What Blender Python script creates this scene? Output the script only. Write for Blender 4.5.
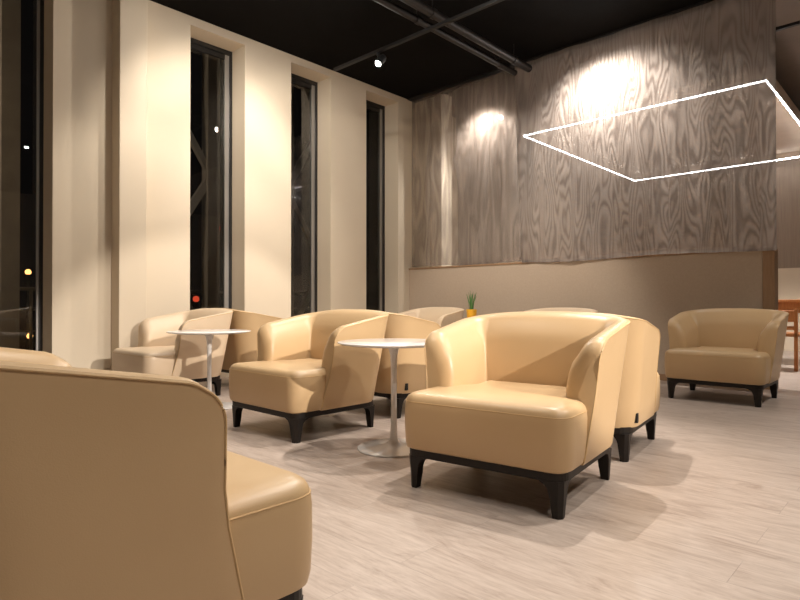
import bpy, bmesh, math, random
from mathutils import Vector, Matrix
random.seed(7)
PI = math.pi
S = bpy.context.scene
for o in list(bpy.data.objects): bpy.data.objects.remove(o)
COL = S.collection

# ------------------------------------------------------------------ camera
cd = bpy.data.cameras.new('camera'); cam = bpy.data.objects.new('camera', cd); COL.objects.link(cam)
cam.location = (0, 0, 0.82)
cam.rotation_euler = (math.radians(90.4), 0, math.radians(43.15))
cd.sensor_width = 36; cd.lens = 25.92; cd.clip_start = 0.02; cd.clip_end = 200
S.camera = cam
# ------------------------------------------------------------------ world, exposure
w = bpy.data.worlds.new('night'); S.world = w; w.use_nodes = True
w.node_tree.nodes['Background'].inputs[0].default_value = (0.012, 0.010, 0.009, 1)
w.node_tree.nodes['Background'].inputs[1].default_value = 0.35
S.view_settings.view_transform = 'Standard'; S.view_settings.look = 'None'
S.view_settings.gamma = 1; S.view_settings.use_curve_mapping = False
S.view_settings.exposure = 0.0
LIGHT = (1.0, 0.91, 0.81)
SPOTS = [  # x, y, z, target, watts, cone degrees, blend, radius
    (-4.474, 4.42, 3.45, (-4.75, 2.6, 1.3), 105, 150, .5, .03),
    (-3.70, 3.45, 3.60, (-5.05, 2.6, .3), 110, 92, .35, .03),
    (-1.95, 3.60, 3.60, (-2.75, 2.2, .0), 270, 80, .35, .025),
    (-0.53, 2.90, 3.60, (-1.45, 2.0, .0), 165, 80, .35, .025),
    (-3.10, 3.90, 3.60, (-4.0, 6.0, .5), 300, 62, .6, .03),
    ( 0.30, 4.90, 3.60, (-0.4, 4.3, 0.), 200, 88, .4, .03),
    (-2.60, 1.30, 3.60, (-2.7, 1.1, .0), 90, 80, .5, .03),
    ( 1.20, 2.60, 3.60, (0.7, 2.2, 0.), 130, 100, .8, .03),
    (-4.55, 2.50, 3.60, (-5.9, 4.1, 1.2), 95, 130, .6, .03),
    (-1.75, 0.90, 3.60, (-1.55, 0.4, 0.), 70, 60, .5, .03),
    ( 4.20, 2.40, 3.25, (-3.2, 2.95, .52), 2100, 23, .3, .03),
    ( 1.60, 0.60, 3.60, (-0.6, 0.6, 0.), 130, 85, .6, .03),  # added fill lamp, lifts the outer side of the nearest armchair
    (-4.30, 3.20, 3.76, (-6.0, 5.1, 1.2), 85, 100, .6, .03),  # added wash lamp kept out of view, brightens the window jambs
]
REAR_SPOTS = [
    (-4.50, 6.87, 3.45, (-4.5, 5.6, 1.8), 200, 130, .6, .03),
    (-2.82, 6.89, 3.45, (-2.7, 5.6, 2.3), 330, 150, .6, .03),
    (-1.20, 9.00, 3.15, (-1.2, 9.6, 0.), 420, 100, .5, .03),
]

# ------------------------------------------------------------------ materials
def mat(name, col, rough=.5, metal=0, spec=.5):
    m = bpy.data.materials.new(name); m.use_nodes = True
    b = m.node_tree.nodes['Principled BSDF']
    b.inputs['Base Color'].default_value = (*col, 1); b.inputs['Roughness'].default_value = rough
    b.inputs['Metallic'].default_value = metal; b.inputs['Specular IOR Level'].default_value = spec
    return m, m.node_tree, b
def N(nt, typ, **kw):
    n = nt.nodes.new(typ)
    for k, v in kw.items():
        if k in n.inputs.keys(): n.inputs[k].default_value = v
        else: setattr(n, k, v)
    return n
def L(nt, a, ao, b, bi): nt.links.new(a.outputs[ao], b.inputs[bi])
def coords(nt, scale=(1, 1, 1), obj=True):
    tc = N(nt, 'ShaderNodeTexCoord'); mp = N(nt, 'ShaderNodeMapping'); mp.inputs['Scale'].default_value = scale
    L(nt, tc, 'Object' if obj else 'Generated', mp, 'Vector'); return mp
def noisy(m, nt, b, c1, c2, scale=5, bump=0.0, bscale=200, stretch=(1, 1, 1), detail=4):
    mp = coords(nt, stretch)
    n = N(nt, 'ShaderNodeTexNoise', Scale=scale, Detail=detail); L(nt, mp, 0, n, 'Vector')
    r = N(nt, 'ShaderNodeValToRGB'); r.color_ramp.elements[0].position = .3; r.color_ramp.elements[1].position = .7
    r.color_ramp.elements[0].color = (*c1, 1); r.color_ramp.elements[1].color = (*c2, 1)
    L(nt, n, 'Fac', r, 'Fac'); L(nt, r, 'Color', b, 'Base Color')
    if bump:
        n2 = N(nt, 'ShaderNodeTexNoise', Scale=bscale, Detail=3); L(nt, mp, 0, n2, 'Vector')
        bp = N(nt, 'ShaderNodeBump', Strength=bump, Distance=.002); L(nt, n2, 'Fac', bp, 'Height'); L(nt, bp, 'Normal', b, 'Normal')
    return m
M = {}
def simple(name, c1, c2=None, rough=.5, metal=0, scale=5, bump=0, bscale=200, stretch=(1,1,1), spec=.5):
    m, nt, b = mat(name, c1, rough, metal, spec)
    noisy(m, nt, b, c1, c2 or tuple(x*.93 for x in c1), scale, bump, bscale, stretch); M[name] = m
simple('leather', (.575, .40, .22), (.54, .37, .20), .37, scale=3, bump=.12, bscale=420)
simple('leather_pale', (.70, .55, .39), (.67, .52, .36), .42, scale=3, bump=.12, bscale=420)
simple('piping', (.62, .42, .21), None, .5)
simple('wenge', (.008, .006, .005), (.013, .009, .007), .45, stretch=(8, 8, 1), spec=.3)
simple('tag', (.01, .01, .01), None, .6)
simple('gloss_white', (.82, .80, .78), (.80, .78, .76), .12)
simple('plaster', (.70, .60, .46), (.68, .58, .445), .75, scale=2, bump=.12, bscale=120)
simple('fabric_wall', (.47, .375, .285), (.44, .35, .265), .85, scale=60, bump=.15, bscale=300)
simple('trim_wood', (.33, .20, .11), (.27, .16, .085), .5, scale=6, stretch=(10, 10, 1))
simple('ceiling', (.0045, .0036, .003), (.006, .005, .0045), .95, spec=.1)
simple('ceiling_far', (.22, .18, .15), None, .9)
simple('pipe', (.017, .013, .011), (.022, .017, .014), .5, .2)
simple('black_metal', (.02, .02, .02), None, .45, .3)
simple('track', (.013, .011, .010), None, .5, .3)
simple('frame_metal', (.045, .043, .042), None, .35, .6)
simple('frame_light', (.45, .43, .41), None, .35, .6)
simple('steel', (.35, .31, .26), (.28, .25, .21), .5, .2)
simple('deck', (.05, .045, .04), None, .8)
simple('panel_ceiling', (.62, .52, .42), None, .8)
simple('far_wall', (.30, .235, .18), (.26, .20, .155), .85, scale=8, stretch=(6, 6, .3))
simple('orange_wood', (.55, .22, .07), (.45, .17, .05), .4, scale=5, stretch=(12, 12, 1))
simple('yellow_pot', (.85, .42, .02), None, .35)
simple('leaf', (.06, .16, .045), (.11, .24, .06), .45, scale=30)
simple('soil', (.03, .02, .012), None, .95)
simple('night_ground', (.02, .018, .016), None, .9)
def emit(name, col, s):
    m, nt, b = mat(name, (0, 0, 0), .5); b.inputs['Emission Color'].default_value = (*col, 1); b.inputs['Emission Strength'].default_value = s; M[name] = m
emit('lens', (1, .95, .88), 300); emit('led', (1, .96, .94), 30); emit('orange_glow', (1, .45, .12), 5); emit('red_glow', (1, .1, .04), 1.0); emit('glyph', (.75, .72, .68), .35); emit('green_glow', (.2, .9, .55), 1.5)
# floor: pale planks running along X
def floor_mat():
    m, nt, b = mat('plank_floor', (.5, .4, .3), .38)
    mp = coords(nt)
    br = N(nt, 'ShaderNodeTexBrick', Scale=1.0); br.inputs['Brick Width'].default_value = 1.25; br.inputs['Row Height'].default_value = .19
    br.inputs['Mortar Size'].default_value = .0012; br.inputs['Color1'].default_value = (0, 0, 0, 1); br.inputs['Color2'].default_value = (1, 1, 1, 1); br.inputs['Mortar'].default_value = (.5, .5, .5, 1)
    br.offset = .37
    L(nt, mp, 0, br, 'Vector')
    off = N(nt, 'ShaderNodeVectorMath', operation='MULTIPLY_ADD'); L(nt, br, 'Color', off, 0); off.inputs[1].default_value = (7, 5, 3); L(nt, mp, 0, off, 2)
    st = N(nt, 'ShaderNodeMapping'); st.inputs['Scale'].default_value = (1.5, 6, 1); L(nt, off, 0, st, 'Vector')
    n = N(nt, 'ShaderNodeTexNoise', Scale=1.7, Detail=9, Roughness=.72, Distortion=1.2); L(nt, st, 0, n, 'Vector')
    st2 = N(nt, 'ShaderNodeMapping'); st2.inputs['Scale'].default_value = (7, 60, 1); L(nt, off, 0, st2, 'Vector')
    n2 = N(nt, 'ShaderNodeTexNoise', Scale=1.5, Detail=5, Roughness=.6); L(nt, st2, 0, n2, 'Vector')
    r = N(nt, 'ShaderNodeValToRGB'); e = r.color_ramp.elements
    e[0].position = .3; e[0].color = (.37, .285, .235, 1); e[1].position = .72; e[1].color = (.61, .52, .455, 1)
    k = e.new(.48); k.color = (.52, .43, .37, 1)
    L(nt, n, 'Fac', r, 'Fac')
    r2 = N(nt, 'ShaderNodeValToRGB'); e = r2.color_ramp.elements; e[0].position = .3; e[0].color = (.82, .79, .77, 1); e[1].position = .6; e[1].color = (1, 1, 1, 1)
    L(nt, n2, 'Fac', r2, 'Fac')
    mx = N(nt, 'ShaderNodeMix', data_type='RGBA', blend_type='MULTIPLY'); mx.inputs[0].default_value = 1
    nt.links.new(r.outputs[0], mx.inputs[6]); nt.links.new(r2.outputs[0], mx.inputs[7])
    br2 = N(nt, 'ShaderNodeMapRange'); L(nt, br, 'Fac', br2, 0); br2.inputs[3].default_value = 1; br2.inputs[4].default_value = .8
    mx2 = N(nt, 'ShaderNodeVectorMath', operation='SCALE'); nt.links.new(mx.outputs[2], mx2.inputs[0]); nt.links.new(br2.outputs[0], mx2.inputs[3])
    nt.links.new(mx2.outputs[0], b.inputs['Base Color'])
    bp = N(nt, 'ShaderNodeBump', Strength=.12, Distance=.002); L(nt, n2, 'Fac', bp, 'Height'); L(nt, bp, 'Normal', b, 'Normal')
    M['floor'] = m
floor_mat()
def mesh_mat(name, dens_lo, dens_hi, c1, c2, grain=55):
    m = bpy.data.materials.new(name); m.use_nodes = True; nt = m.node_tree; nt.nodes.clear()
    out = N(nt, 'ShaderNodeOutputMaterial')
    tc = N(nt, 'ShaderNodeTexCoord'); sx = N(nt, 'ShaderNodeSeparateXYZ'); L(nt, tc, 'Object', sx, 0)
    # widths of cloth about 0.42 m, each with its own weave figure
    dv = N(nt, 'ShaderNodeMath', operation='DIVIDE'); L(nt, sx, 'X', dv, 0); dv.inputs[1].default_value = .42
    fl = N(nt, 'ShaderNodeMath', operation='FLOOR'); L(nt, dv, 0, fl, 0)
    mu = N(nt, 'ShaderNodeMath', operation='MULTIPLY'); L(nt, fl, 0, mu, 0); mu.inputs[1].default_value = 3.7
    sxm = N(nt, 'ShaderNodeMath', operation='MULTIPLY'); L(nt, sx, 'X', sxm, 0); sxm.inputs[1].default_value = 6.5
    szm = N(nt, 'ShaderNodeMath', operation='MULTIPLY'); L(nt, sx, 'Z', szm, 0); szm.inputs[1].default_value = 1.1
    cb = N(nt, 'ShaderNodeCombineXYZ'); L(nt, sxm, 0, cb, 'X'); L(nt, mu, 0, cb, 'Y'); L(nt, szm, 0, cb, 'Z')
    n = N(nt, 'ShaderNodeTexNoise', Scale=.75, Detail=1.5, Roughness=.4, Distortion=.25); L(nt, cb, 0, n, 'Vector')
    k = N(nt, 'ShaderNodeMath', operation='MULTIPLY'); L(nt, n, 'Fac', k, 0); k.inputs[1].default_value = grain*2
    s = N(nt, 'ShaderNodeMath', operation='SINE'); L(nt, k, 0, s, 0)
    fac = N(nt, 'ShaderNodeMapRange'); L(nt, s, 0, fac, 0); fac.inputs[1].default_value = -1; fac.inputs[2].default_value = 1
    # fine vertical fold shading in the weave density
    w2 = N(nt, 'ShaderNodeTexNoise', Scale=1, Detail=3); mp = N(nt, 'ShaderNodeMapping'); mp.inputs['Scale'].default_value = (9, 0, .15); L(nt, tc, 'Object', mp, 0); L(nt, mp, 0, w2, 'Vector')
    ad = N(nt, 'ShaderNodeMath', operation='MULTIPLY_ADD'); L(nt, w2, 'Fac', ad, 0); ad.inputs[1].default_value = .9; L(nt, fac, 0, ad, 2)
    dens = N(nt, 'ShaderNodeMapRange'); L(nt, ad, 0, dens, 0); dens.inputs[1].default_value = .3; dens.inputs[2].default_value = 1.6; dens.inputs[3].default_value = dens_lo; dens.inputs[4].default_value = dens_hi
    colr = N(nt, 'ShaderNodeMix', data_type='RGBA'); L(nt, fac, 0, colr, 0); colr.inputs[6].default_value = (*c1, 1); colr.inputs[7].default_value = (*c2, 1)
    tr = N(nt, 'ShaderNodeBsdfTransparent'); df = N(nt, 'ShaderNodeBsdfDiffuse'); tl = N(nt, 'ShaderNodeBsdfTranslucent')
    nt.links.new(colr.outputs[2], df.inputs[0]); nt.links.new(colr.outputs[2], tl.inputs[0])
    a = N(nt, 'ShaderNodeMixShader'); a.inputs[0].default_value = .5; L(nt, df, 0, a, 1); L(nt, tl, 0, a, 2)
    gl = N(nt, 'ShaderNodeBsdfGlossy', Roughness=.3); gl.inputs[0].default_value = (.8, .75, .7, 1)
    a2 = N(nt, 'ShaderNodeMixShader'); a2.inputs[0].default_value = .06; L(nt, a, 0, a2, 1); L(nt, gl, 0, a2, 2)
    b = N(nt, 'ShaderNodeMixShader'); L(nt, dens, 0, b, 0); L(nt, tr, 0, b, 1); L(nt, a2, 0, b, 2)
    L(nt, b, 0, out, 0); M[name] = m
mesh_mat('mesh_cloth', .50, .74, (.44, .38, .33), (.26, .215, .185))
mesh_mat('sheer_cloth', .32, .45, (.48, .41, .35), (.34, .285, .24), 18)
def glass():
    m = bpy.data.materials.new('glass'); m.use_nodes = True; nt = m.node_tree; nt.nodes.clear()
    out = N(nt, 'ShaderNodeOutputMaterial'); tr = N(nt, 'ShaderNodeBsdfTransparent'); tr.inputs[0].default_value = (.8, .8, .8, 1)
    gl = N(nt, 'ShaderNodeBsdfGlossy', Roughness=.0); fr = N(nt, 'ShaderNodeFresnel', IOR=1.5)
    b = N(nt, 'ShaderNodeMixShader'); L(nt, fr, 0, b, 0); L(nt, tr, 0, b, 1); L(nt, gl, 0, b, 2); L(nt, b, 0, out, 0); M['glass'] = m
glass()

# ------------------------------------------------------------------ helpers
def obj(name, bm, m, parent=None, smooth=False, loc=None):
    me = bpy.data.meshes.new(name)
    bmesh.ops.recalc_face_normals(bm, faces=bm.faces)
    if smooth:
        for f in bm.faces: f.smooth = True
    bm.to_mesh(me); bm.free(); me.materials.append(M[m])
    if smooth: me.set_sharp_from_angle(angle=math.radians(42))
    o = bpy.data.objects.new(name, me); COL.objects.link(o)
    if parent: o.parent = parent
    if loc: o.location = loc
    return o
def thing(name, label, cat, loc=(0, 0, 0), rz=0, group=None):
    o = bpy.data.objects.new(name, None); COL.objects.link(o); o.location = loc; o.rotation_euler = (0, 0, rz)
    o.empty_display_size = .1
    o['label'] = label; o['category'] = cat
    if group: o['group'] = group
    return o
def tag(o, label, cat, group=None):
    o['label'] = label; o['category'] = cat
    if group: o['group'] = group
    return o
def struct(o): o['kind'] = 'structure'; return o
def B(): return bmesh.new()
def box(bm, x0, x1, y0, y1, z0, z1, bev=0):
    r = bmesh.ops.create_cube(bm, size=1); vs = r['verts']
    for v in vs:
        v.co = Vector(((x0+x1)/2+v.co.x*(x1-x0), (y0+y1)/2+v.co.y*(y1-y0), (z0+z1)/2+v.co.z*(z1-z0)))
    if bev:
        es = list({e for v in vs for e in v.link_edges})
        bmesh.ops.bevel(bm, geom=es, offset=bev, segments=2, affect='EDGES', profile=.5)
    return bm
def tube(bm, p, q, r, seg=12, r2=None):
    p = Vector(p); q = Vector(q); d = q-p
    mt = Matrix.Translation((p+q)/2) @ d.to_track_quat('Z', 'Y').to_matrix().to_4x4()
    bmesh.ops.create_cone(bm, cap_ends=True, segments=seg, radius1=r, radius2=r if r2 is None else r2, depth=d.length, matrix=mt)
def bar(bm, p, q, w_, h_):
    p = Vector(p); q = Vector(q); d = q-p
    r = bmesh.ops.create_cube(bm, size=1)
    mt = Matrix.Translation((p+q)/2) @ d.to_track_quat('Z', 'Y').to_matrix().to_4x4()
    for v in r['verts']: v.co = mt @ Vector((v.co.x*w_, v.co.y*h_, v.co.z*d.length))
def lathe(bm, prof, seg=48):
    rings = []
    for r, z in prof:
        if r < 1e-5: rings.append([bm.verts.new((0, 0, z))])
        else: rings.append([bm.verts.new((r*math.cos(2*PI*i/seg), r*math.sin(2*PI*i/seg), z)) for i in range(seg)])
    for a, b in zip(rings, rings[1:]):
        for i in range(seg):
            j = (i+1) % seg
            if len(a) == 1 and len(b) == 1: continue
            if len(a) == 1: bm.faces.new((a[0], b[i], b[j]))
            elif len(b) == 1: bm.faces.new((a[i], a[j], b[0]))
            else: bm.faces.new((a[i], a[j], b[j], b[i]))
def loft(bm, rings, cap=True):
    R_ = [[bm.verts.new(p) for p in r] for r in rings]
    n = len(R_[0])
    for a, b in zip(R_, R_[1:]):
        for i in range(n):
            j = (i+1) % n
            bm.faces.new((a[i], a[j], b[j], b[i]))
    if cap: bm.faces.new(R_[0][::-1]); bm.faces.new(R_[-1])
def round_poly(pts, rad, n=7):      # pts counter-clockwise, rad per corner
    out = []
    m = len(pts)
    for i in range(m):
        p = Vector(pts[i]); a = Vector(pts[i-1])-p; b = Vector(pts[(i+1) % m])-p
        r = rad[i]; ang = a.angle(b)
        t = r/math.tan(ang/2); pa = p+a.normalized()*t; pb = p+b.normalized()*t
        for k in range(n+1):
            u = k/n
            c = pa*(1-u)**2+p*2*u*(1-u)*1+pb*u*u
            # quadratic blend pushed slightly towards a circle
            out.append((c.x, c.y))
    return out
def inset(poly, d):
    n = len(poly); out = []
    for i in range(n):
        p = Vector(poly[i]); a = (p-Vector(poly[i-1])); b = (Vector(poly[(i+1) % n])-p)
        if a.length < 1e-7: a = b
        if b.length < 1e-7: b = a
        na = Vector((-a.y, a.x)).normalized(); nb = Vector((-b.y, b.x)).normalized()
        nn = (na+nb); nn = nn/ max(.3, nn.length_squared/2) if nn.length > 1e-6 else na
        out.append(tuple(p+nn*d))
    return out

# ------------------------------------------------------------------ the setting
XW = -5.85; YB = 6.44; ZC = 3.91; XR = 6.5; YF = -3.2; YE = 12.2
XP = -1.145
struct(obj('floor', box(B(), XW-.35, XR, YF, YE, -.1, 0), 'floor'))
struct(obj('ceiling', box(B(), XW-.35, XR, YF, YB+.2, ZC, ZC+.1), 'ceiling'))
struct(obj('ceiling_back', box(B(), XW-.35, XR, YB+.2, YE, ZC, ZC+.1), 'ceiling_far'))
OPEN = [(.25, 1.647, .12, ZC-.02), (2.956, 3.62, .25, 3.816), (4.27, 4.906, .25, 3.816), (5.55, 6.20, .25, 3.816)]
def wall_left():
    bm = B(); y = YF
    for a, b, z0, z1 in OPEN:
        box(bm, XW-.35, XW, y, a, 0, ZC); box(bm, XW-.35, XW, a, b, 0, z0); box(bm, XW-.35, XW, a, b, z1, ZC); y = b
    box(bm, XW-.35, XW, y, YE, 0, ZC)
    return bm
struct(obj('wall_left', wall_left(), 'plaster'))
bm = B(); box(bm, XW-.01, -5.66, 2.155, 2.415, 0, ZC, .006); struct(obj('trim_1', bm, 'plaster'))   # pilaster
for i, (a, b, z0, z1) in enumerate(OPEN):
    xg = XW-.277; fr = .018 if i == 0 else .055
    bm = B(); box(bm, xg-.05, xg+.0, a, a+.03, z0, z1); box(bm, xg-.05, xg, b-.03, b, z0, z1); box(bm, xg-.05, xg, a+.03, b-.03, z0, z0+.05); box(bm, xg-.05, xg, a+.03, b-.03, z1-.05, z1)
    wroot = struct(obj('window_%d' % (i+1), bm, 'frame_metal'))
    bm = B(); box(bm, xg-.045, xg-.02, a+.03, a+.03+fr, z0+.05, z1-.05); box(bm, xg-.045, xg-.02, b-.03-fr, b-.03, z0+.05, z1-.05)
    obj('window_sash', bm, 'frame_light', wroot); bm = B()
    box(bm, xg-.045, xg-.02, a+.03+fr, b-.03-fr, z0+.05, z0+.05+fr); box(bm, xg-.045, xg-.02, a+.03+fr, b-.03-fr, z1-.05-fr, z1-.05)
    obj('window_rail', bm, 'frame_metal', wroot)
    obj('window_pane', box(B(), xg-.040, xg-.032, a+.03+fr, b-.03-fr, z0+.05+fr, z1-.05-fr), 'glass', wroot)
# low partition and solid piece of back wall
ZP = 1.335
struct(obj('wall_back', box(B(), XW, XP-.10, YB, YB+.14, 0, ZP), 'fabric_wall'))
bm = B(); box(bm, XW, -5.30, YB+.14, YB+.34, 0, ZC); box(bm, -5.60, -5.52, YB+.10, YB+.14, ZP, ZC); box(bm, -5.36, -5.30, YB+.10, YB+.14, ZP, ZC)
struct(obj('wall_corner', bm, 'plaster'))
bm = B(); box(bm, XW, XP-.10, YB-.012, YB+.152, ZP, ZP+.022, .003); struct(obj('trim_2', bm, 'trim_wood'))
bm = B(); box(bm, XP-.10, XP, YB-.012, YB+.152, 0, ZP+.022, .004); struct(obj('trim_3', bm, 'trim_wood'))
struct(obj('wall_far', box(B(), XW, XR, YE-.15, YE, 0, ZC), 'far_wall'))
struct(obj('wall_right', box(B(), XR-.15, XR, YF, YE-.15, 0, ZC), 'plaster'))
struct(obj('wall_front', box(B(), XW, XR-.15, YF, YF+.15, 0, ZC), 'plaster'))
struct(obj('baseboard_left', box(B(), XW, XW+.012, 1.65, 2.15, 0, .07, .003), 'trim_wood'))
struct(obj('baseboard_back', box(B(), XW+.02, XP-.11, YB-.012, YB, 0, .07, .003), 'trim_wood'))
bm = B(); box(bm, -5.0, XR-.2, YE-.17, YE-.15, 0, 1.45); struct(obj('trim_4', bm, 'plaster'))
# beyond the partition: lowered ceiling panel ringed by an LED line
p = thing('ceiling_panel', 'pale lowered ceiling panel outlined by a thin white light line, seen through the mesh curtain', 'ceiling panel', ((-4.48-1.39)/2, (7.43+11.69)/2, 3.30))
hx = (4.48-1.39)/2; hy = (11.69-7.43)/2
obj('panel', box(B(), -hx+.02, hx-.02, -hy+.02, hy-.02, .10, .16), 'panel_ceiling', p)
bm = B()
for a in ((-hx, hx, -hy, -hy+.013), (-hx, hx, hy-.013, hy), (-hx, -hx+.013, -hy+.013, hy-.013), (hx-.013, hx, -hy+.013, hy-.013)): box(bm, *a, -.006, .010)
obj('light_strip', bm, 'led', p)
bm = B()
for a in ((-hx, hx, -hy, -hy+.02), (-hx, hx, hy-.02, hy), (-hx, -hx+.02, -hy+.02, hy-.02), (hx-.02, hx, -hy+.02, hy-.02)): box(bm, *a, .010, .16)
obj('rim', bm, 'panel_ceiling', p)
bm = B()
for x in (-hx+.3, hx-.3):
    for y in (-hy+.3, hy-.3): tube(bm, (x, y, .16), (x, y, .61), .006, 6)
obj('hanger', bm, 'black_metal', p)

# ------------------------------------------------------------------ mesh curtains
def curtain(name, label, x0, x1, y, z0, z1, m, edge=None, amp=.012, freq=9, ph=0, sag=0.0):
    bm = B(); nx = int((x1-x0)/.035); nz = 40; V = []
    for j in range(nz+1):
        z = z0+(z1-z0)*j/nz; row = []
        xl = x0+(edge(j/nz) if edge else 0)
        for i in range(nx+1):
            u = i/nx; x = xl+(x1-xl)*u
            yy = y+amp*math.sin(freq*x+ph+.4*math.sin(2*z))+amp*.5*math.sin(freq*2.7*x+1.3*ph)
            zz = z+(.012*math.sin(3.1*x+ph)*(1-j/nz))
            row.append(bm.verts.new((x, yy, zz)))
        V.append(row)
    for j in range(nz):
        for i in range(nx): bm.faces.new((V[j][i], V[j][i+1], V[j+1][i+1], V[j+1][i]))
    o = obj(name, bm, m, None, True)
    sd = o.modifiers.new('s', 'SOLIDIFY'); sd.thickness = .0008
    return tag(o, label, 'curtain')
ZK = ZP+.035
curtain('mesh_curtain', 'thin single layer of sheer brown mesh against the corner beside the third window', XW+.03, -3.95, YB+.03, ZK, ZC-.02, 'sheer_cloth', None, .01, 14)
def fold(t):
    pts = [(0, .03), (.45, .02), (.52, .0), (.60, -.07), (.68, .0), (.85, -.02), (1, -.08)]
    for (a, va), (b, vb) in zip(pts, pts[1:]):
        if a <= t <= b: return va+(vb-va)*(t-a)/(b-a)
    return 0
curtain('mesh_curtain', 'brown mesh curtain with wavy woodgrain shimmer and a folded left edge', -5.02, -3.93, YB+.09, ZK, ZC-.02, 'mesh_cloth', fold, .012, 11, 1)
curtain('mesh_curtain', 'widest brown mesh curtain hanging above the partition, lamp glaring through it', -3.98, XP+.02, YB-.035, ZK-.03, ZC-.02, 'mesh_cloth', lambda t: .10*(1-t), .014, 7, 2)
tag(obj('curtain_rail', box(B(), XW+.02, XP+.04, YB-.06, YB+.12, ZC-.02, ZC-.001), 'track'), 'dark rail at the ceiling carrying the mesh curtains', 'curtain rail')

# ------------------------------------------------------------------ ceiling services
tag(obj('light_track', box(B(), -5.2, 3.0, 4.40, 4.44, 3.57, 3.60), 'track'), 'long dark lighting track crossing the ceiling and carrying the visible spotlight', 'track')
tag(obj('light_track', box(B(), -5.2, -1.0, 6.86, 6.90, 3.60, 3.63), 'track'), 'dark lighting track behind the mesh curtain', 'track')
for x, r, lb in ((-3.88, .035, 'left dark pipe of the pair running under the ceiling towards the curtain'), (-3.68, .045, 'right, thicker dark pipe of the pair running under the ceiling')):
    t = thing('ceiling_pipe', lb, 'pipe', (x, 3.5, 3.72), 0, 'ceiling pipes')
    bm = B(); tube(bm, (0, -6, 0), (0, 2.75, 0), r, 14); obj('pipe', bm, 'pipe', t, True)
    for k in range(5):
        bm = B(); y = -3.6+k*1.5; tube(bm, (0, y-.03, 0), (0, y+.03, 0), r+.008, 14); tube(bm, (0, y, r), (0, y, .19), .006, 6); obj('pipe_clamp', bm, 'pipe', t, True)
def spotlight(x, y, z, tgt, watts, cone, blend, rad, label, ztop, s_color=None):
    t = thing('track_spotlight', label, 'spotlight', (x, y, z), 0, 'ceiling spotlights')
    d = (Vector(tgt)-Vector((x, y, z))).normalized()
    q = d.to_track_quat('-Z', 'Y')
    bm = B(); tube(bm, (0, 0, -.0), (0, 0, .10), .042, 20, .042); tube(bm, (0, 0, .10), (0, 0, .13), .042, 20, .03)
    b = obj('lamp_body', bm, 'black_metal', t, True); b.rotation_mode = 'QUATERNION'; b.rotation_quaternion = q
    bm = B(); lathe(bm, [(0, -.020), (.014, -.018), (.026, -.011), (.034, -.001), (0, -.0005)], 20); ln = obj('lens', bm, 'lens', b, True)
    bm = B(); tube(bm, (0, 0, ztop-z), (0, 0, ztop-z-.03), .02, 12); tube(bm, (0, 0, .05), (0, 0, ztop-z), .007, 8); obj('bracket', bm, 'black_metal', t)
    ld = bpy.data.lights.new('spot', 'SPOT'); ld.energy = watts; ld.color = LIGHT if s_color is None else s_color; ld.spot_size = math.radians(cone); ld.spot_blend = blend; ld.shadow_soft_size = rad
    lo = bpy.data.objects.new('spot_bulb', ld); COL.objects.link(lo); lo.parent = b; lo.location = (0, 0, -.045)
SL = ['glowing spotlight hanging on the track above the third window', 'spotlight above the small table near the first window', 'spotlight above the two middle armchairs standing back to back',
      'spotlight above the large armchair in the centre', 'spotlight above the chairs in front of the partition', 'spotlight above the open floor at the right', 'spotlight above the armchair row nearest the camera',
      'spotlight above the bare foreground floor', 'spotlight turned to wash the window wall', 'spotlight directly above the armchair nearest the camera', 'spotlight far off at the right, throwing the long low beam along the chairs', 'added spotlight above the foreground floor, brightening the side of the nearest armchair', 'added unseen spotlight brightening the jambs of the second and third narrow windows']
for s, lb in zip(SPOTS, SL): spotlight(*s, lb, 3.57 if abs(s[1]-4.42) < .01 else ZC)
RL = ['spotlight glowing through the mesh curtain, the left and smaller glare', 'spotlight glaring brightest through the widest mesh curtain', 'spotlight over the wooden table beyond the partition']
for s, lb in zip(REAR_SPOTS, RL): spotlight(*s, lb, 3.60 if s[1] < 7 else ZC, (1, .95, .90))

# ------------------------------------------------------------------ armchair
ZB = .175
def shell_point(side, u, v, th, outerf):
    pass
RC = .15; TH = .128; HF = .655; RT = .085
def hw(z): return .383+.060*max(0, (z-ZB)/.6)
def yb(z): return .345+.095*max(0, (z-ZB)/.6)
def yfront(z): t = max(0, z-ZB); return -.130+.065*min(1, t/.25)+.045*max(0, t-.25)
HF_ = .678; FWD = .045
def top_h(s):   # s 0 arm front .. 1 back corner .. 2 back centre
    if s <= 1: return HF_+.060*s
    return .738+.040*math.sin(min(1, (s-1)*1.15)*PI/2)
def arm_h(dy, u=0):   # arm top with its rounded front corner, dy from the tip
    return top_h(u)-((RT-math.sqrt(max(0, RT*RT-(RT-dy)**2))) if dy < RT else 0)
def sval(kind, u): return u if kind == 'arm' else (1+.45*u if kind == 'arc' else 1.45+.55*u)
def stations():
    out = [('arm', k/.36) for k in (0, .008, .016, .025, .036, .05, .07)]+[('arm', .25+.75*k/8) for k in range(1, 9)]
    out += [('arc', k/8) for k in range(1, 8)]
    out += [('back', k/8) for k in range(0, 9)]
    return out
def plan(st, u, z):
    W = hw(z); Yb = yb(z)
    if st == 'arm':
        y0 = yfront(z); return Vector((W, y0+(Yb-RC-y0)*u)), Vector((-1, 0))
    if st == 'arc':
        a = u*PI/2; return Vector((W-RC+RC*math.cos(a), Yb-RC+RC*math.sin(a))), Vector((-math.cos(a), -math.sin(a)))
    return Vector(((W-RC)*(1-u), Yb)), Vector((0, -1))
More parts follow.
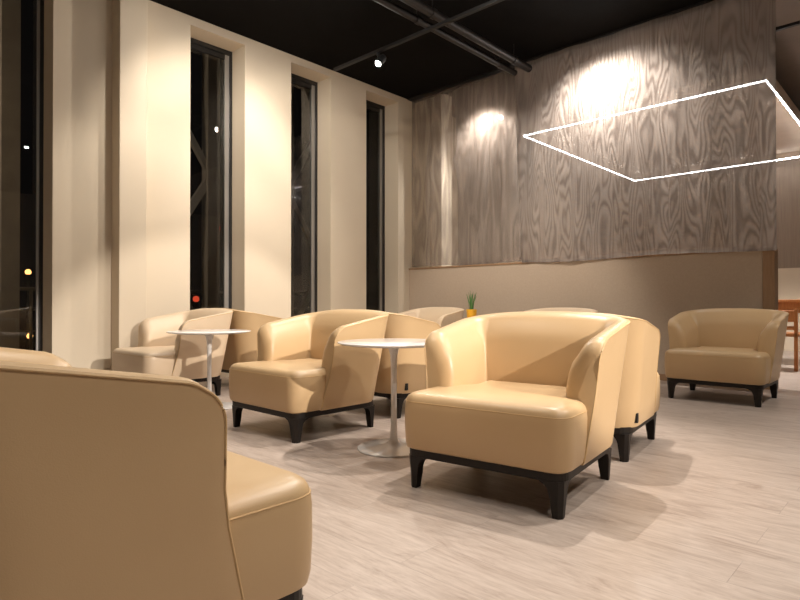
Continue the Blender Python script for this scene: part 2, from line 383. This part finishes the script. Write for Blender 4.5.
def section(h):
    T = TH
    return [(.004, ZB), (0, ZB+.012), (0, .28), (0, .38), (0, .46), (0, .52), (0, h-.085), (0, h-.068), (0, h-.052), (0, h-.037), (0, h-.024), (0, h-.014), (0, h-.007), (.003, h-.002), (.012, h+.001), (.026, h+.003), (.048, h), (.070, h-.011), (.090, h-.031), (.105, h-.062), (T, h-.10), (T+.010, h-.15), (T+.012, min(.46, h-.19)), (T+.004, min(.40, h-.23)), (T-.005, .33), (T-.005, ZB)]
ISEAM = 12
def shell_rings():
    half = [('end', k/9*PI/2) for k in range(9)]+stations()
    def ring(kind, u, mirror):
        pts = []
        if kind == 'end':
            f = math.cos(u); fwd = FWD*f; k = 1-math.sin(u)      # f 1 at the tip
            h = arm_h(FWD*(1-f))
            for d, z in section(h):
                P, nrm = plan('arm', 0, z)
                dd = .004*k+d*(1-.50*k) if d > .002 else d+.004*k
                zz = z
                pts.append((P.x-dd, P.y-fwd, zz))
        else:
            h = arm_h(FWD+u*.36, u) if kind == 'arm' else top_h(sval(kind, u))
            for d, z in section(h):
                P, nrm = plan(kind, u, z)
                p = P+nrm*(min(d, RC-.004) if kind == 'arc' else d)
                pts.append((p.x, p.y, z))
        if mirror: pts = [(-x, y, z) for x, y, z in pts]
        return pts
    return [ring(k, u, False) for k, u in half]+[ring(k, u, True) for k, u in reversed(half[:-1])]
def shell_bm():
    bm = B(); loft(bm, shell_rings()); return bm
def piping_pts():
    rr = shell_rings(); nx = Vector((.0012, 0, 0))
    front = [Vector(rr[0][i]) for i in range(1, ISEAM)]
    top = [Vector(r[ISEAM]) for r in rr]
    back = [Vector(rr[-1][i]) for i in range(ISEAM-1, 0, -1)]
    pts = front+top+back
    return [p+Vector((.001 if p.x > 0 else -.001, 0, .001)) for p in pts]
def poly_tube(bm, pts, r, seg=6):
    rings = []
    for i, p in enumerate(pts):
        a = pts[max(0, i-1)]; b = pts[min(len(pts)-1, i+1)]; d = (b-a).normalized()
        up = Vector((0, 0, 1)) if abs(d.z) < .9 else Vector((0, 1, 0))
        s1 = d.cross(up).normalized(); s2 = d.cross(s1)
        rings.append([tuple(p+s1*r*math.cos(2*PI*k/seg)+s2*r*math.sin(2*PI*k/seg)) for k in range(seg)])
    loft(bm, rings)
def seat_bm():
    W = .382; F = -.375; NB = .20; IN = .258
    pts = [(-W, F), (W, F), (W, .0), (IN, .05), (IN, NB+.05), (-IN, NB+.05), (-IN, .05), (-W, .0)]
    rad = [.085, .085, .05, .02, .03, .03, .02, .05]
    P = round_poly(pts, rad, 9)
    lv = [(.020, ZB), (.006, ZB+.008), (0, ZB+.03), (-.004, .28), (-.003, .36), (0, .385), (.004, .398), (.012, .409), (.026, .418), (.045, .423)]
    rings = []
    for d, z in lv:
        rings.append([(x, y, z+(.008 if z > .4 else 0)*math.cos(min(1, abs(x)/.4)*PI/2)) for x, y in inset(P, d)])
    bm = B()
    R_ = [[bm.verts.new(p) for p in r] for r in rings]
    n = len(P)
    for a, b in zip(R_, R_[1:]):
        for i in range(n):
            j = (i+1) % n; bm.faces.new((a[i], a[j], b[j], b[i]))
    bm.faces.new(R_[0][::-1])
    e = [bm.edges.get((R_[-1][i], R_[-1][(i+1) % n])) for i in range(n)]
    bmesh.ops.triangle_fill(bm, use_beauty=True, edges=[x for x in e if x])
    return bm
def rail_bm():
    P = round_poly([(-.366, -.357), (.366, -.357), (.366, .325), (-.366, .325)], [.07, .07, .10, .10], 7)
    bm = B(); loft(bm, [[(x, y, .142) for x, y in inset(P, .004)], [(x, y, .146) for x, y in P], [(x, y, ZB+.004) for x, y in P]]); return bm
def leg_bm(sx, sy):
    cx, cy = .358*sx, (.318 if sy > 0 else -.350)
    lv = [(.145, .125), (.138, .095), (.128, .074), (.114, .062), (.095, .054), (.06, .047), (.0, .036)]
    bm = B(); rings = []
    for z, w in lv:
        o_ = (.145-z)*.06
        x0 = cx-sx*o_; y0 = cy-sy*o_ * (1 if sy > 0 else 1)
        a, b = x0-sx*w, y0-sy*w
        c = .012
        # bevelled square, outer corner cut more
        r = [(x0-sx*c*1.5, y0), (x0, y0-sy*c*1.5), (x0, b), (a, b), (a, y0)]
        if z > .1:   # bracket: L-shaped flare reaching along both rails
            r = [(x0-sx*c*1.5, y0), (x0, y0-sy*c*1.5), (x0, b), (x0-sx*.045, b), (x0-sx*.045, y0-sy*.045), (a, y0-sy*.045), (a, y0)]
        else:
            m_ = min(w, .045)
            r = [(x0-sx*c*1.5, y0), (x0, y0-sy*c*1.5), (x0, b), (x0-sx*m_, b), (x0-sx*(m_+.0), y0-sy*(m_)), (a, y0-sy*m_), (a, y0)]
            if w <= .045: r = [(x0-sx*c*1.2, y0), (x0, y0-sy*c*1.2), (x0, b), (x0-sx*w*.6, b), (x0-sx*w, b+sy*.0005), (a, y0-sy*w*.6), (a, y0)]
        rings.append([(x, y, z) for x, y in r])
    loft(bm, rings); return bm
def make_chair(label, m='leather'):
    t = thing('tub_armchair', label, 'armchair', (0, 0, 0), 0, 'leather tub armchairs')
    obj('backrest', shell_bm(), m, t, True)
    bm = B(); poly_tube(bm, piping_pts(), .0028, 6); obj('piping', bm, 'piping', t, True)
    st = obj('seat', seat_bm(), m, t, True)
    W = .382; P = round_poly([(-W, -.375), (W, -.375), (W, -.158), (-W, -.158)], [.085, .085, .005, .005], 9)
    q = inset(P, .001); 
    q = [p for p in q]
    # visible seam round the cushion front, from one arm to the other
    i0 = 0; path = [Vector((-W, -.09, .388))]+[Vector((x, y, .388)) for x, y in q[:20]]+[Vector((W, -.09, .388))]
    bm = B(); poly_tube(bm, path, .0022, 6); obj('seam', bm, 'piping', st, True)
    obj('base_rail', rail_bm(), 'wenge', t)
    for sx in (-1, 1):
        for sy in (-1, 1): obj('leg', leg_bm(sx, sy), 'wenge', t)
    bm = B(); box(bm, -.3895, -.372, .236, .259, ZB+.025, ZB+.075, .001); obj('tag', bm, 'tag', t)
    return t
def dup(root, loc, rz, label, m=None):
    r = root.copy(); COL.objects.link(r); r.location = loc; r.rotation_euler = (0, 0, rz); r['label'] = label
    for ch in list(root.children):
        c = ch.copy(); COL.objects.link(c); c.parent = r
        for g in list(ch.children):
            d = g.copy(); COL.objects.link(d); d.parent = c
    return r
R = math.radians
chair = make_chair('large tan leather tub armchair in the centre foreground, facing left with wide seat')
chair.location = (-1.44, 2.305, 0); chair.rotation_euler = (0, 0, R(7.5))
CH = [(-1.42, .475, 180, 'leather tub armchair nearest to the camera, cut off by the left edge'),
      (-3.10, .42, 180, 'leather tub armchair mostly hidden behind the nearest one at the left edge'),
      (-3.11, 2.39, 0, 'tan leather tub armchair standing between the two white tables'),
      (-1.57, 3.24, 187.5, 'leather tub armchair with its back against the large central armchair'),
      (-3.18, 3.30, 180, 'leather tub armchair turned away, back to back with the one between the two tables'),
      (-5.14, 3.30, 180, 'leather tub armchair turned away under the first narrow window'),
      (-1.39, 5.62, 0, 'leather tub armchair alone at the right end of the partition')]
for x, y, a, lb in CH: dup(chair, (x, y, 0), R(a), lb)
pale = make_chair('pale leather tub armchair beside the pilaster, left of the farther white table', 'leather_pale')
pale.location = (-5.06, 2.37, 0)
for x, y, a, lb in [(-4.84, 5.55, 0, 'pale leather tub armchair in the far corner, left of the plant pot'), (-3.10, 5.60, 0, 'pale leather armchair by the partition, only its top showing behind the central armchair')]:
    dup(pale, (x, y, 0), R(a), lb)

# ------------------------------------------------------------------ pedestal tables
def make_table(label):
    t = thing('pedestal_table', label, 'table', (0, 0, 0), 0, 'white pedestal tables')
    bm = B(); lathe(bm, [(0, .588), (.27, .588), (.305, .594), (.319, .600), (.320, .604), (.317, .606), (0, .606)], 72); obj('tabletop', bm, 'gloss_white', t, True)
    bm = B(); lathe(bm, [(0, .014), (.030, .030), (.0215, .06), (.018, .12), (.0165, .30), (.0175, .46), (.021, .53), (.030, .565), (.048, .588), (0, .588)], 32); obj('stem', bm, 'gloss_white', t, True)
    bm = B(); lathe(bm, [(0, 0), (.205, 0), (.208, .004), (.204, .009), (.16, .013), (.10, .017), (.06, .023), (.035, .034), (.026, .05), (0, .05)], 72); obj('base', bm, 'gloss_white', t, True)
    return t
tb = make_table('white round pedestal table left of the large central armchair'); tb.location = (-2.27, 2.37, 0)
dup(tb, (-4.246, 2.31, 0), 0, 'white round pedestal table farther left, beside the pale armchair')
dup(tb, (-4.03, 5.72, 0), 0, 'white pedestal table in the far corner under the yellow plant pot')
# plant
pl = thing('potted_plant', 'small spiky green plant in a yellow pot on the far corner table', 'plant', (-4.235, 5.815, .606))
bm = B(); lathe(bm, [(0, 0), (.048, 0), (.053, .006), (.064, .14), (.064, .148), (.058, .148), (.056, .13), (0, .13)], 32); pt = obj('pot', bm, 'yellow_pot', pl, True)
bm = B(); lathe(bm, [(0, .132), (.0555, .132), (0, .137)], 24); obj('soil', bm, 'soil', pt)
bm = B()
for k in range(16):
    a = random.uniform(0, 2*PI); r0 = random.uniform(0, .028); hh = random.uniform(.14, .25); ln = random.uniform(.01, .07)
    p0 = Vector((r0*math.cos(a), r0*math.sin(a), .133)); rings = []
    for i in range(7):
        u = i/6; c = p0+Vector((math.cos(a)*ln*u**1.5, math.sin(a)*ln*u**1.5, hh*u)); wd = .011*(1-u**2)+.0008
        tx, ty = -math.sin(a), math.cos(a)
        rings.append([tuple(c+Vector((tx*wd, ty*wd, 0))), tuple(c+Vector((math.cos(a)*.003, math.sin(a)*.003, 0))), tuple(c-Vector((tx*wd, ty*wd, 0))), tuple(c-Vector((math.cos(a)*.003, math.sin(a)*.003, 0)))])
    loft(bm, rings)
obj('foliage', bm, 'leaf', pl)

# ------------------------------------------------------------------ beyond the partition
t = thing('wooden_table', 'orange wooden table beyond the right end of the partition', 'table', (-1.0, 9.55, 0))
obj('tabletop', box(B(), -.85, .6, -.4, .4, .84, .88, .006), 'orange_wood', t)
for y in (-.35, .35): obj('apron', box(B(), -.76, .51, y-.01, y+.01, .70, .84), 'orange_wood', t)
for x in (-.79, .54):
    for y in (-.35, .35): obj('leg', box(B(), x-.03, x+.03, y-.03, y+.03, 0, .84, .004), 'orange_wood', t)
t = thing('wooden_chair', 'orange wooden chair in front of the wooden table beyond the partition', 'chair', (-1.47, 8.62, 0), R(180))
obj('seat', box(B(), -.22, .22, -.22, .22, .42, .46, .01), 'orange_wood', t)
bm = B(); box(bm, -.20, .20, .19, .215, .60, .74, .008); box(bm, -.20, .20, .19, .215, .50, .55, .008); obj('backrest', bm, 'orange_wood', t)
for x in (-.19, .19):
    obj('leg', box(B(), x-.02, x+.02, -.21, -.17, 0, .42, .003), 'orange_wood', t); obj('leg', box(B(), x-.02, x+.02, .18, .22, 0, .76, .003), 'orange_wood', t)
# dark notice panel seen through curtain
t = thing('notice_panel', 'narrow dark notice panel with small pale marks, seen through the mesh curtain', 'sign', (-5.57, YE-.15, 2.0))
obj('board', box(B(), -.13, .13, -.03, 0, 0, .82, .004), 'black_metal', t)
for z in (.50, .42, .34): obj('mark', box(B(), -.045, .045, -.034, -.030, z, z+.045, .002), 'glyph', t)

# ------------------------------------------------------------------ outside the windows
struct(obj('terrace', box(B(), -9.5, XW-.36, -6, 14, -.2, -.05), 'deck'))
struct(obj('ground', box(B(), -70, -9.5, -40, 60, -3.2, -3.0), 'night_ground'))
def truss(x, y, label):
    t = thing('steel_truss', label, 'truss', (x, y, -.05), 0, 'steel trusses outside')
    for dy in (-.75, .75): obj('post', box(B(), -.09, .09, dy-.09, dy+.09, 0, 5.2), 'steel', t)
    for k in range(2):
        z = .3+k*2.4
        bm = B(); bar(bm, (0, -.75, z), (0, .75, z+2.4), .08, .10); obj('brace', bm, 'steel', t)
        bm = B(); bar(bm, (0, .75, z), (0, -.75, z+2.4), .07, .08); obj('brace', bm, 'steel', t)
for y, lb in ((.95, 'steel truss outside the large left window'), (3.4, 'steel truss outside the first narrow window'), (6.2, 'steel truss outside the second and third windows'), (9.5, 'farthest steel truss outside')):
    truss(-7.6, y, lb)
t = thing('railing', 'metal handrail along the terrace outside the windows', 'railing', (-7.9, 4, -.05))
bm = B(); tube(bm, (0, -8, 1.05), (0, 8, 1.05), .022, 10); obj('top_rail', bm, 'steel', t)
for z in (.3, .55, .8):
    bm = B(); tube(bm, (0, -8, z), (0, 8, z), .01, 8); obj('bar', bm, 'steel', t)
for k in range(9):
    bm = B(); tube(bm, (0, -8+2*k, 0), (0, -8+2*k, 1.05), .02, 8); obj('post', bm, 'steel', t)
t = thing('added_terrace_lamp', 'added lamp post out of view on the terrace, brightening the steel trusses', 'lamp post', (-7.0, -1.6, -.05))  # added out of view to brighten the structure outside the large window
bm = B(); tube(bm, (0, 0, 0), (0, 0, 2.6), .04, 12); obj('pole', bm, 'black_metal', t, True)
bm = B(); tube(bm, (0, 0, 2.6), (0, 0, 2.8), .09, 16); obj('lamp_head', bm, 'orange_glow', t, True)
ld = bpy.data.lights.new('terrace', 'POINT'); ld.energy = 300; ld.color = (1, .82, .6); ld.shadow_soft_size = .1
lo = bpy.data.objects.new('bulb', ld); COL.objects.link(lo); lo.parent = t; lo.location = (0, 0, 2.95)
def street(x, y, z, m, r, label):
    t = thing('street_lamp', label, 'street lamp', (x, y, -3.0), 0, 'street lamps outside')
    bm = B(); tube(bm, (0, 0, 0), (0, 0, z+3.0-r*.5), .05, 8); obj('pole', bm, 'black_metal', t)
    bm = B(); bmesh.ops.create_uvsphere(bm, u_segments=12, v_segments=8, radius=r, matrix=Matrix.Translation((0, 0, z+3.0))); obj('lamp_head', bm, m, t, True)
def far(px, py, F):
    tt = (px-400)/576; r = tt*F; a = R(43.15)
    return r*math.cos(a)-F*math.sin(a), r*math.sin(a)+F*math.cos(a), .82+(304-py)/576*F
for px, py, F, m, r, lb in ((28, 272, 18, 'orange_glow', .09, 'orange street lamp seen low in the large left window'), (30, 336, 16, 'orange_glow', .08, 'orange lamp glow at the foot of the large left window'),
        (216, 228, 24, 'red_glow', .16, 'red lamp seen through the first narrow window'), (207, 236, 26, 'orange_glow', .10, 'orange lamp seen left of the red one through the first narrow window'),
        (196, 299, 22, 'red_glow', .12, 'small red lamp low in the first narrow window')):
    x, y, z = far(px, py, F); street(x, y, z, m, r, lb)
